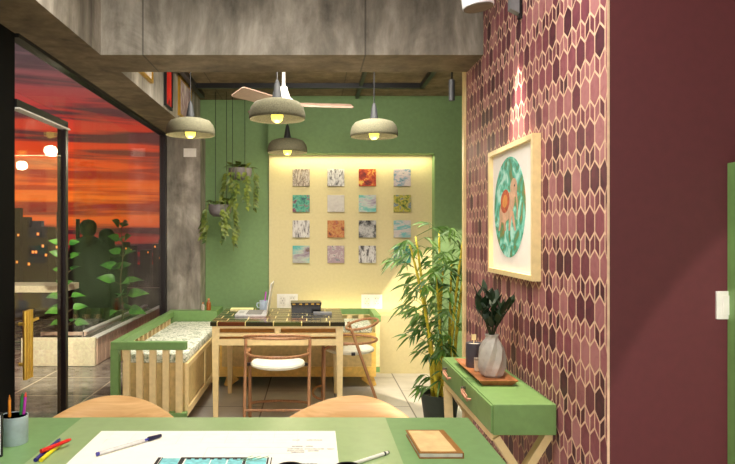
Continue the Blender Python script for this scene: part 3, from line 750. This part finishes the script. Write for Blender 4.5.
dc = MB().lathe([(.235, 0), (.235, .002), (0, .002)], (-.014, .045, .0155), 56, Mx); dsc = dc.build('round_painting', TEAL, fr)
def flat(pts, m, nm, d): MB().prism([(-.0161-d, -y+.045, z+.0155) for y, z in pts], (-.0004, 0, 0)).build(nm, m, dsc)
def blob(cx, cy, rx, ry, rot=0, n=20):
    return [(cx+rx*math.cos(a)*math.cos(rot)-ry*math.sin(a)*math.sin(rot), cy+rx*math.cos(a)*math.sin(rot)+ry*math.sin(a)*math.cos(rot)) for a in [2*PI*i/n for i in range(n)]]
TAN = plain('painted_tan', (206, 168, 140), .7, var=.1); RUST = plain('painted_rust', (178, 84, 54), .7, var=.2, nscale=60)
flat(blob(-.03, .0, .125, .06, .35), TAN, 'painted_body', 0)
flat(blob(.075, .085, .05, .045, .1), TAN, 'painted_head', .0002)
flat([(.095, .09), (.125, .06), (.135, -.0), (.128, -.06), (.118, -.06), (.122, 0), (.11, .04), (.085, .055)], TAN, 'painted_muzzle', .0004)
for x, x2 in ((-.11, -.15), (-.08, -.05), (.03, .01), (.05, .10)): flat([(x-.02, -.02), (x+.02, -.02), (x2+.012, -.11), (x2-.012, -.11)], TAN, 'painted_leg', .0003)
flat(blob(-.055, .03, .07, .055, .25), RUST, 'painted_saddle', .0007)
flat(blob(-.055, .03, .04, .03, .25), plain('painted_ochre', (206, 140, 72), .7), 'painted_saddle_patch', .0011)
flat(blob(.09, .095, .006, .006), INK, 'painted_eye', .0009)

# framed pictures on the side beam
for lab, y0, y1, z0, z1, fm, cols in (('gold framed picture on the beam, nearest the cross beam', 4.02, 4.58, 2.475, 2.76, GOLDF, [(236, 228, 214), (220, 210, 196), (176, 160, 150)]),
                              ('tall red and black picture on the beam between the gold frames', 4.98, 5.22, 2.40, 2.76, BLKP, [(40, 20, 20), (206, 30, 24), (226, 44, 30), (240, 220, 200)]),
                              ('gold framed pale picture on the beam nearest the column', 5.50, 6.02, 2.42, 2.76, GOLDF, [(224, 214, 206), (200, 180, 186), (150, 120, 124), (232, 226, 220)])):
    t = thing('framed_picture', lab, 'picture', (-1.165, (y0+y1)/2, (z0+z1)/2), 0, 'pictures on the side beam')
    w, h_ = (y1-y0)/2, (z1-z0)/2; f = .018
    MB().box(0, .022, -w, w, h_-f, h_).box(0, .022, -w, w, -h_, -h_+f).box(0, .022, -w, -w+f, -h_+f, h_-f).box(0, .022, w-f, w, -h_+f, h_-f).build('frame', fm, t)
    MB().box(.0005, .012, -w+f, w-f, -h_+f, h_-f).build('print', canvas(int(y0*10), cols, 6, (1, 1, .5)), t)

# ------------------------------------------------------------------ canvases in the niche
G = [(236,232,226), (206,200,196), (120,112,104), (58,54,52), (226,220,214)]
MONO = [(28,28,30), (120,118,122), (206,204,208), (238,236,236), (150,148,152)]
DES = [
 ('beige canvas with a dark dripping band', [(228,214,200), (214,200,186), (110,92,78), (226,216,206), (60,50,46)], (3,1,.7), 9),
 ('grey white canvas with black vertical streaks', MONO, (2.2,1,.6), 12),
 ('fiery red canvas with a yellow glow', [(70,16,10), (150,30,12), (214,84,18), (250,206,90), (120,24,14)], (1,1,1), 6),
 ('pale blue and mauve canvas', [(70,120,140), (140,170,190), (206,190,200), (222,208,206), (96,130,150)], (.8,1,1.4), 9),
 ('teal canvas with a magenta patch', [(30,60,90), (60,150,130), (90,190,160), (150,50,100), (40,90,80)], (1,1,1), 9),
 ('plain pale grey canvas', [(206,200,196), (216,210,206), (226,222,216), (200,196,190)], (1,1,1), 7),
 ('turquoise canvas with a lilac top', [(60,180,170), (130,206,200), (214,220,214), (178,164,190), (110,90,70)], (.6,1,1.2), 5),
 ('yellow green and blue canvas', [(40,70,40), (120,140,40), (206,190,70), (60,110,150), (226,222,200)], (1,1,.8), 9),
 ('white canvas with grey vertical smudges', [(70,66,66), (170,166,166), (226,222,220), (240,238,234), (140,136,136)], (2,1,.6), 9),
 ('rust and orange canvas', [(110,50,40), (196,110,60), (216,160,90), (190,90,60), (150,140,120)], (1,1,1), 8),
 ('grey canvas with a black smudge', [(20,20,22), (90,90,92), (180,180,180), (214,212,212), (130,130,132)], (1,1,1), 7),
 ('pale canvas with a turquoise streak', [(206,196,196), (222,210,206), (90,186,190), (214,206,204)], (.5,1,2), 6),
 ('turquoise canvas with a brown horizon', [(70,190,186), (150,206,200), (206,214,196), (168,150,170), (120,90,60)], (.5,1,1.2), 4),
 ('mauve canvas with teal blossoms', [(90,130,140), (196,170,180), (176,150,160), (226,210,210), (70,110,110)], (1,1,1), 11),
 ('white canvas with black tree-like marks', [(24,24,26), (120,116,118), (226,222,222), (240,238,238), (70,68,70)], (1.8,1,.7), 9),
 ('sea green canvas with white flecks', [(40,130,110), (60,150,130), (50,140,120), (214,220,190), (70,160,140)], (1,1,1), 10)]
pxs = [(292.6, 309.6), (327.4, 344.3), (358.8, 376), (393.8, 410.7)]; pys = [(169, 186.2), (195, 212), (220.4, 237.6), (245.7, 263)]
rown = ['top', 'second', 'third', 'bottom']; 
for r in range(4):
    for c in range(4):
        k = r*4+c; Yc = 6.53
        x0, x1 = [(p-313.3)*Yc/640 for p in pxs[c]]; zz1, zz0 = [1.4-(p-233.7)*Yc/640 for p in pys[r]]
        d, cols, stre, sc = DES[k]
        t = thing('small_canvas', 'small %s, %s row on the cream niche wall' % (d, rown[r]), 'painting', ((x0+x1)/2, 6.55, (zz0+zz1)/2), 0, 'sixteen small canvases in the niche')
        w, h_ = (x1-x0)/2, (zz1-zz0)/2
        MB().box(-w, w, -.028, -.001, -h_, h_, .003).build('canvas_wrap', canvas(k, [tuple(x*.86 for x in q_) for q_ in cols], sc*2, stre), t)
        MB().box(-w+.01, w-.01, -.001, 0, -h_+.01, h_-.01).build('stretcher_frame', plain('raw_wood', (196, 160, 110), .7), t)
# wall plates
def plate(label, loc, w, h_, mods, rz=0, cat='socket', nm='wall_socket', grp='white wall sockets in the niche'):
    t = thing(nm, label, cat, loc, rz, grp)
    MB().box(-w, w, -.008, 0, -h_, h_, .002).build('plate', WHITE, t)
    for x in mods:
        if nm == 'wall_socket':
            m_ = MB().box(x-.032, x+.032, -.011, -.008, -.05, .05, .001).build('module', plain('module_white', (222, 218, 210), .4), t)
            d = MB()
            for dx, dz in ((-.014, -.02), (.014, -.02), (0, .004), (-.014, .03), (.014, .03)):
                d.box(x+dx-.003, x+dx+.003, -.0118, -.011, dz-.004, dz+.004)
            d.build('pin_holes', DGREY, m_)
        else:
            m_ = MB().box(x-.018, x+.018, -.012, -.008, -h_*.7, h_*.7, .0015).build('rocker', WHITE, t)
    return t
Yn = 6.55
plate('double white wall socket in the niche behind the laptop', ((287.4-313.3)*Yn/640, Yn, 1.4-(301-233.7)*Yn/640), .106, .072, (-.05, .05))
plate('double white wall socket in the niche above the bench arm', ((371.7-313.3)*Yn/640, Yn, 1.4-(301.5-233.7)*Yn/640), .106, .072, (-.05, .05))
plate('white switch plate high on the concrete column', ((190-313.3)*6.3/640, 6.3, 1.4+81*6.3/640), .062, .042, (-.028, .028), nm='wall_switch', cat='switch', grp=None)
plate('cream light switch on the maroon wall beside the green cabinet', ((724-313.3)*2.03/640, 2.03, 1.4-71.3*2.03/640), .0275, .0445, (.008,), nm='wall_switch', cat='switch', grp=None)
# tall green cabinet at the right edge
gc = thing('tall_cabinet', 'tall green cabinet against the maroon wall at the right edge', 'cabinet', (1.5, 1.83, 0))
MB().box(-.188, .2, -.2, .199, 0, 1.624, .003).build('cabinet_body', GREEN, gc)
MB().box(-.18, .19, -.218, -.2, .05, 1.61, .002).build('door', GREEN, gc)

# ------------------------------------------------------------------ ceiling fixtures
BULB = emit('glowing_bulb', (255, 238, 110), 1.15)
def pendant(label, x, y, z=2.15):
    t = thing('pendant_lamp', label, 'lamp', (x, y, z), 0, 'stone-coloured dome pendants over the table')
    R = .185
    sh = MB().lathe([(R*.985, 0), (R, .018), (R*.985, .045), (R*.93, .078), (R*.8, .108), (R*.55, .124), (.03, .13), (.03, .125), (R*.53, .118), (R*.77, .102), (R*.9, .075), (R*.955, .045), (R*.97, .018), (R*.96, 0)], n=48, close=True).build('shade', SHADE, t, smooth='all')
    MB().tube([(0, 0, .128), (0, 0, .16), (0, 0, .24), (0, 0, .26)], [.036, .03, .016, .008], 18).build('socket_cone', plain('socket_grey', (38, 40, 42), .6), t, smooth=True)
    MB().tube([(0, 0, .26), (0, 0, 2.78-z)], .004, 8).build('cord', BLKP, t)
    MB().lathe([(0, -.022), (.018, -.02), (.034, -.006), (.041, .02), (.036, .05), (.018, .075), (.015, .11), (0, .11)], n=20).build('bulb', BULB, t, smooth='all')
    l = bpy.data.lights.new('bulb_light', 'POINT'); l.energy = PEND; l.color = (1, .84, .58); l.shadow_soft_size = .04
    lo = bpy.data.objects.new('bulb_light', l); C.objects.link(lo); lo.location = (x, y, z-.12)
PEND = 5
pendant('dome pendant lamp nearest the viewer, in front of the ceiling fan', -.237, 4.2)
pendant('dome pendant lamp farthest back, just above the niche left corner', -.24, 5.93)
pendant('dome pendant lamp on the right over the tube chair', .47, 4.95)
pendant('dome pendant lamp on the left beside the concrete column', -.937, 4.88)
# fan
fn = thing('ceiling_fan', 'white ceiling fan with pale blades above the dining table', 'fan', (-.235, 5.08, 2.425))
FW = plain('fan_white', (236, 234, 230), .4, var=.02)
MB().tube([(0,0,.12), (0,0,.355)], .014, 14).lathe([(.05, .355), (.05, .335), (.02, .30)], n=20).build('down_rod', FW, fn, smooth=True)
MB().lathe([(0, -.03), (.07, -.03), (.09, -.005), (.085, .03), (.05, .06), (.028, .14), (0, .14)], n=28).build('motor', FW, fn, smooth=True)
FB = plain('fan_blade', (140, 116, 100), .5, var=.03)
for ang in (8, 235, 121):
    a = math.radians(ang); u = V((math.cos(a), math.sin(a), 0)); w = V((-math.sin(a), math.cos(a), .42))
    MB().prism([u*.08-w*.035, u*.15-w*.055, u*.54-w*.06, u*.555-w*.05, u*.555+w*.05, u*.54+w*.06, u*.15+w*.055, u*.08+w*.035], (0,0,.007)).build('blade', FB, fn)
# rails on the ceiling
tk = thing('track_rail', 'black lighting track running around the ceiling above the table', 'track')
MB().box(-1.10, 1.02, 5.86, 5.90, 2.735, 2.78).build('rail', BLACK, tk)
MB().box(-1.11, -1.07, 4.0, 6.3, 2.735, 2.78).build('rail', BLACK, tk)
MB().box(.98, 1.02, 4.0, 5.9, 2.735, 2.78).build('rail', BLACK, tk)
MB().box(.42, .45, 4.95, 6.38, 2.745, 2.78).build('rail', BLACK, tk)
ts = thing('track_spotlight', 'grey cylinder spotlight hanging from the track right of the niche', 'spotlight', (1.0, 4.62, 2.36))
MB().lathe([(.0, .0), (.022, 0), (.022, .15), (.0, .15)], n=24).build('body', DGREY, ts, smooth=True)
MB().bar((0, 0, .15), (0, 0, .375), .012, .012).build('arm', BLACK, ts)
cs_ = thing('can_spotlight', 'white can spotlight at the top edge, before the cross beam', 'spotlight', (.645, 2.5, 2.285))
Rt = Matrix.Rotation(-.12, 4, 'Y')
MB().lathe([(.0, 0), (.05, 0), (.06, .0), (.061, .004), (.061, .20), (0, .20)], n=36, M=Rt).build('can', plain('can_white', (214, 214, 220), .4), cs_, smooth=True)
MB().lathe([(.057, -.001), (.057, -.004), (0, -.003)], n=36, M=Rt).build('baffle', plain('baffle_brown', (104, 92, 76), .7), cs_)
MB().tube([(.02, 0, .19), (.03, 0, .495)], .012).build('stem', BLKP, cs_)
ws = thing('wall_spotlight', 'slim grey spotlight high on the tiled wall above the framed picture', 'spotlight', (.893, 2.86, 2.40))
MB().prism([(-.018, -.02, .0), (.022, -.02, -.02), (.022, .02, -.02), (-.018, .02, .0)], (0, 0, .12)).build('body', GREYP, ws)
MB().box(.022, .037, -.012, .012, -.04, .05).build('bracket', BLKP, ws)

# ------------------------------------------------------------------ plants indoors
def hanging(label, x, y, zb, top, cords, seed):
    rnd = random.Random(seed)
    t = thing('hanging_planter', label, 'planter', (x, y, zb), 0, 'hanging planters by the green wall')
    R = .112
    MB().lathe([(0, 0), (R*.6, .002), (R*.9, .03), (R, .07), (R, .115), (R*.93, .115), (R*.9, .095), (0, .095)], n=28).build('bowl', POTG, t, smooth=True)
    for cx in cords: MB().tube([(cx, 0, .1), (cx, 0, 2.78-zb)], .0028, 6).build('cord', BLKP, t)
    f = MB(); s = MB()
    for k in range(32):
        a = rnd.uniform(0, 2*PI); r = R*rnd.uniform(.1, .95)
        b0 = V((r*math.cos(a), r*math.sin(a), .10+rnd.uniform(0, .05)))
        d = V((math.cos(a), math.sin(a), rnd.uniform(.1, 1.2)))
        f.leaf(b0, d, rnd.uniform(.06, .10), rnd.uniform(.045, .062), .4, 4, None, 'heart')
    for k in range(10):
        a = rnd.uniform(PI*.9, 2.1*PI) if k % 3 else (.0, PI)[(k//3) % 2]+rnd.uniform(-.3, .3)
        ln_ = rnd.uniform(.16, .40); ox, oy = math.cos(a), math.sin(a)
        pts = [V((ox*R*.8, oy*R*.8, .11)), V((ox*R*1.1, oy*R*1.1, .12)), V((ox*R*1.22, oy*R*1.22, .06))]
        for j in range(1, 6): pts.append(V((ox*R*(1.22+.10*math.sin(j*1.3+k)+.05*j*(k % 2)), oy*R*1.22+.01*math.cos(j*3), .06-ln_*j/5)))
        s.tube(pts, .0025, 5)
        for j in range(int(ln_/.036)):
            u = j*.036/ln_*5; i = min(4, int(u)); p0 = pts[2+i].lerp(pts[3+i], u-i)
            q = a+rnd.uniform(-1.4, 1.4)
            f.leaf(p0, V((math.cos(q), math.sin(q)*.5, -.35)), rnd.uniform(.045, .062), rnd.uniform(.032, .042), .4, 4, (rnd.uniform(-.5, .5), -1, .5), 'heart')
    s.build('vines', plain('vine', (110, 120, 50), .6), t); f.build('foliage', PLEAF, t, smooth='all')
hanging('upper hanging grey planter with trailing leaves before the green wall', -.71, 6.22, 1.92, 0, (-.075, .045), 3)
hanging('lower hanging grey planter with trailing leaves beside the concrete column', -.905, 6.22, 1.565, 0, (-.045, .062), 8)
bp = thing('potted_bamboo', 'tall potted bamboo with yellow canes beside the end of the tiled wall', 'plant', (.90, 4.55, 0))
MB().lathe([(0, 0), (.10, 0), (.135, .25), (.14, .27), (.125, .27), (.12, .235), (0, .235)], n=30).build('pot', plain('dark_pot', (46, 56, 46), .6), bp, smooth=True)
MB().lathe([(.122, .236), (.06, .24), (0, .242)], n=20).build('soil', SOIL, bp)
rnd = random.Random(21); fo = MB()
canes = [(-.05, .0, -.12, .02, 1.18), (.01, .03, -.0, .05, 1.22), (.05, -.03, .10, -.05, 1.18), (-.03, -.05, -.20, -.06, 1.12), (.07, .04, .04, .08, 1.0), (.02, -.02, -.06, -.04, .9), (.085, .0, .13, -.0, 1.22), (-.01, .05, .06, .05, 1.05)]
for k, (bx_, by, tx_, ty, hg) in enumerate(canes):
    pts, rs = [], []
    N = 14
    for j in range(N+1):
        u = j/N
        p0 = V((bx_+(tx_)*u**1.5, by+ty*u**1.5, .2+hg*u))
        pts += [p0]; rs += [.0145*(1-.55*u)]
        if 0 < j < N:
            pts += [p0+V((0,0,.004)), p0+V((0,0,.010))]; rs += [.018*(1-.55*u), .0145*(1-.55*u)]
    MB().tube(pts, rs, 8).build('cane', CANE, bp, smooth='all')
    for j in range(1, N+1):
        u = j/N
        if k not in (3, 5) and u < .25: continue
        base = V((bx_+tx_*u**1.5, by+ty*u**1.5, .2+hg*u))
        for q in range((1 + (j+k) % 2) if u < .8 else 2):
            a = rnd.uniform(0, 2*PI)
            if math.cos(a) > .3 and rnd.random() < .45: a = PI-a
            bl_ = rnd.uniform(.09, .22)
            tip = base+V((math.cos(a)*bl_, math.sin(a)*bl_*.8, bl_*.35))
            mid = base.lerp(tip, .6)+V((0,0,.02))
            fo.tube([base, mid, tip], .0018, 4)
            for m_ in range(rnd.randint(3, 5)):
                p0 = mid.lerp(tip, m_/5)
                aa = a+rnd.uniform(-1.1, 1.1)
                fo.leaf(p0, V((math.cos(aa), math.sin(aa), rnd.uniform(-.7, .15))), rnd.uniform(.08, .14), rnd.uniform(.013, .019), .35, 4, (rnd.uniform(-.6, .6), -1, .7))
fo.build('foliage', BLEAF, bp, smooth='all')

# ------------------------------------------------------------------ sky
w = bpy.data.worlds.new('World'); S.world = w; w.use_nodes = True
nt = w.node_tree; bg = nt.nodes['Background']
tc = nt.nodes.new('ShaderNodeTexCoord')
sp = nt.nodes.new('ShaderNodeSeparateXYZ'); lk(nt, tc.outputs['Generated'], sp.inputs[0])
mp = nt.nodes.new('ShaderNodeMapping'); mp.inputs['Scale'].default_value = (2.6, 2.6, 46); lk(nt, tc.outputs['Generated'], mp.inputs[0])
n = nd(nt, 'ShaderNodeTexNoise', i_Scale=1.3, i_Detail=4.0, i_Roughness=.55, i_Distortion=.4); lk(nt, mp.outputs[0], n.inputs[0])
base = ramp(nt, mth(nt, 'MULTIPLY', sp.outputs[2], 3.0), [(0, (160, 52, 44)), (.03, (226, 92, 40)), (.14, (252, 122, 40)), (.36, (236, 78, 38)), (.52, (196, 64, 54)), (.72, (126, 92, 94)), (1, (104, 92, 96))])
dark = ramp(nt, mth(nt, 'MULTIPLY', sp.outputs[2], 3.0), [(0, (60, 34, 40)), (.2, (196, 66, 34)), (.4, (104, 52, 50)), (.8, (92, 76, 78)), (1, (88, 80, 84))])
mx = nd(nt, 'ShaderNodeMix', data_type='RGBA')
fac = ramp(nt, n.outputs[0], [(.44, (0,0,0)), (.56, (255,255,255))])
lk(nt, fac.outputs[0], mx.inputs[0]); lk(nt, base.outputs[0], mx.inputs[6]); lk(nt, dark.outputs[0], mx.inputs[7])
lk(nt, mx.outputs[2], bg.inputs[0]); bg.inputs[1].default_value = .95

# ------------------------------------------------------------------ lights
def look(o, tgt): o.rotation_euler = (V(tgt)-o.location).to_track_quat('-Z', 'Y').to_euler()
def area(name, loc, tgt, sx, sy, e, col):
    l = bpy.data.lights.new(name, 'AREA'); l.shape = 'RECTANGLE'; l.size = sx; l.size_y = sy; l.energy = e; l.color = col
    o = bpy.data.objects.new(name, l); C.objects.link(o); o.location = loc; look(o, tgt); return o
def spot(name, loc, tgt, e, ang, blend, col, r=.03):
    l = bpy.data.lights.new(name, 'SPOT'); l.energy = e; l.spot_size = math.radians(ang); l.spot_blend = blend; l.color = col; l.shadow_soft_size = r
    o = bpy.data.objects.new(name, l); C.objects.link(o); o.location = loc; look(o, tgt); return o
WARM = (1, .93, .82)
area('desk_fill', (-.2, 2.0, 2.74), (-.2, 2.0, 0), 1.5, 1.4, 60, WARM)  # unseen fill added overhead to lift the desk end
area('rear_fill', (.3, -1.5, 1.6), (.0, 4, 1.3), 2.6, 1.6, 75, (1, .95, .88))  # unseen fill added behind the camera; the rear wall has no opening
area('dining_fill', (-.1, 4.6, 2.70), (-.1, 5.1, 0), 1.6, .7, 42, WARM).data.spread = math.radians(125)  # added fill hidden by the cross beam, lifts the dining area
area('back_wall_fill', (.1, 3.95, 2.58), (-.1, 6.5, 2.1), 1.2, .28, 22, WARM)  # added fill behind the cross beam, brightens the upper back wall
area('niche_top_strip', (.38, 6.47, 2.19), (.38, 6.52, 1.0), 1.6, .05, 5.5, (1, .90, .55))
area('niche_ledge_strip', (.55, 6.46, .60), (.55, 6.53, 1.5), 1.3, .05, 2.2, (1, .84, .44))
spot('tile_wall_spot', (.842, 2.90, 2.36), (.842, 2.92, 1.0), 120, 42, .3, (1, .82, .62))
spot('track_spot', (1.0, 4.62, 2.34), (1.78, 6.29, -.02), 300, 54.8, .06, (1, .86, .62), .02)
spot('planter_fill', (-2.0, 5.4, 2.3), (-2.5, 7.1, .2), 340, 66, .4, (1, .9, .7), .05)  # added unseen spot that brightens the planter and its plants
spot('cabinet_spot', (.6, -.4, 2.4), (2.18, 1.21, .43), 130, 62.5, .05, (1, .9, .76), .02)

# ------------------------------------------------------------------ camera
cam = bpy.data.cameras.new('Camera'); co = bpy.data.objects.new('Camera', cam); C.objects.link(co)
co.location = (0, 0, 1.4); co.rotation_euler = (PI/2, 0, 0)
cam.sensor_width = 36; cam.lens = 640/735*36
cam.shift_x = (367.5-313.3)/735; cam.shift_y = (233.7-232)/735; cam.clip_start = .02; cam.clip_end = 1000
S.camera = co
vs = S.view_settings; vs.view_transform = 'Standard'; vs.look = 'None'; vs.gamma = 1; vs.exposure = 0; vs.use_curve_mapping = False
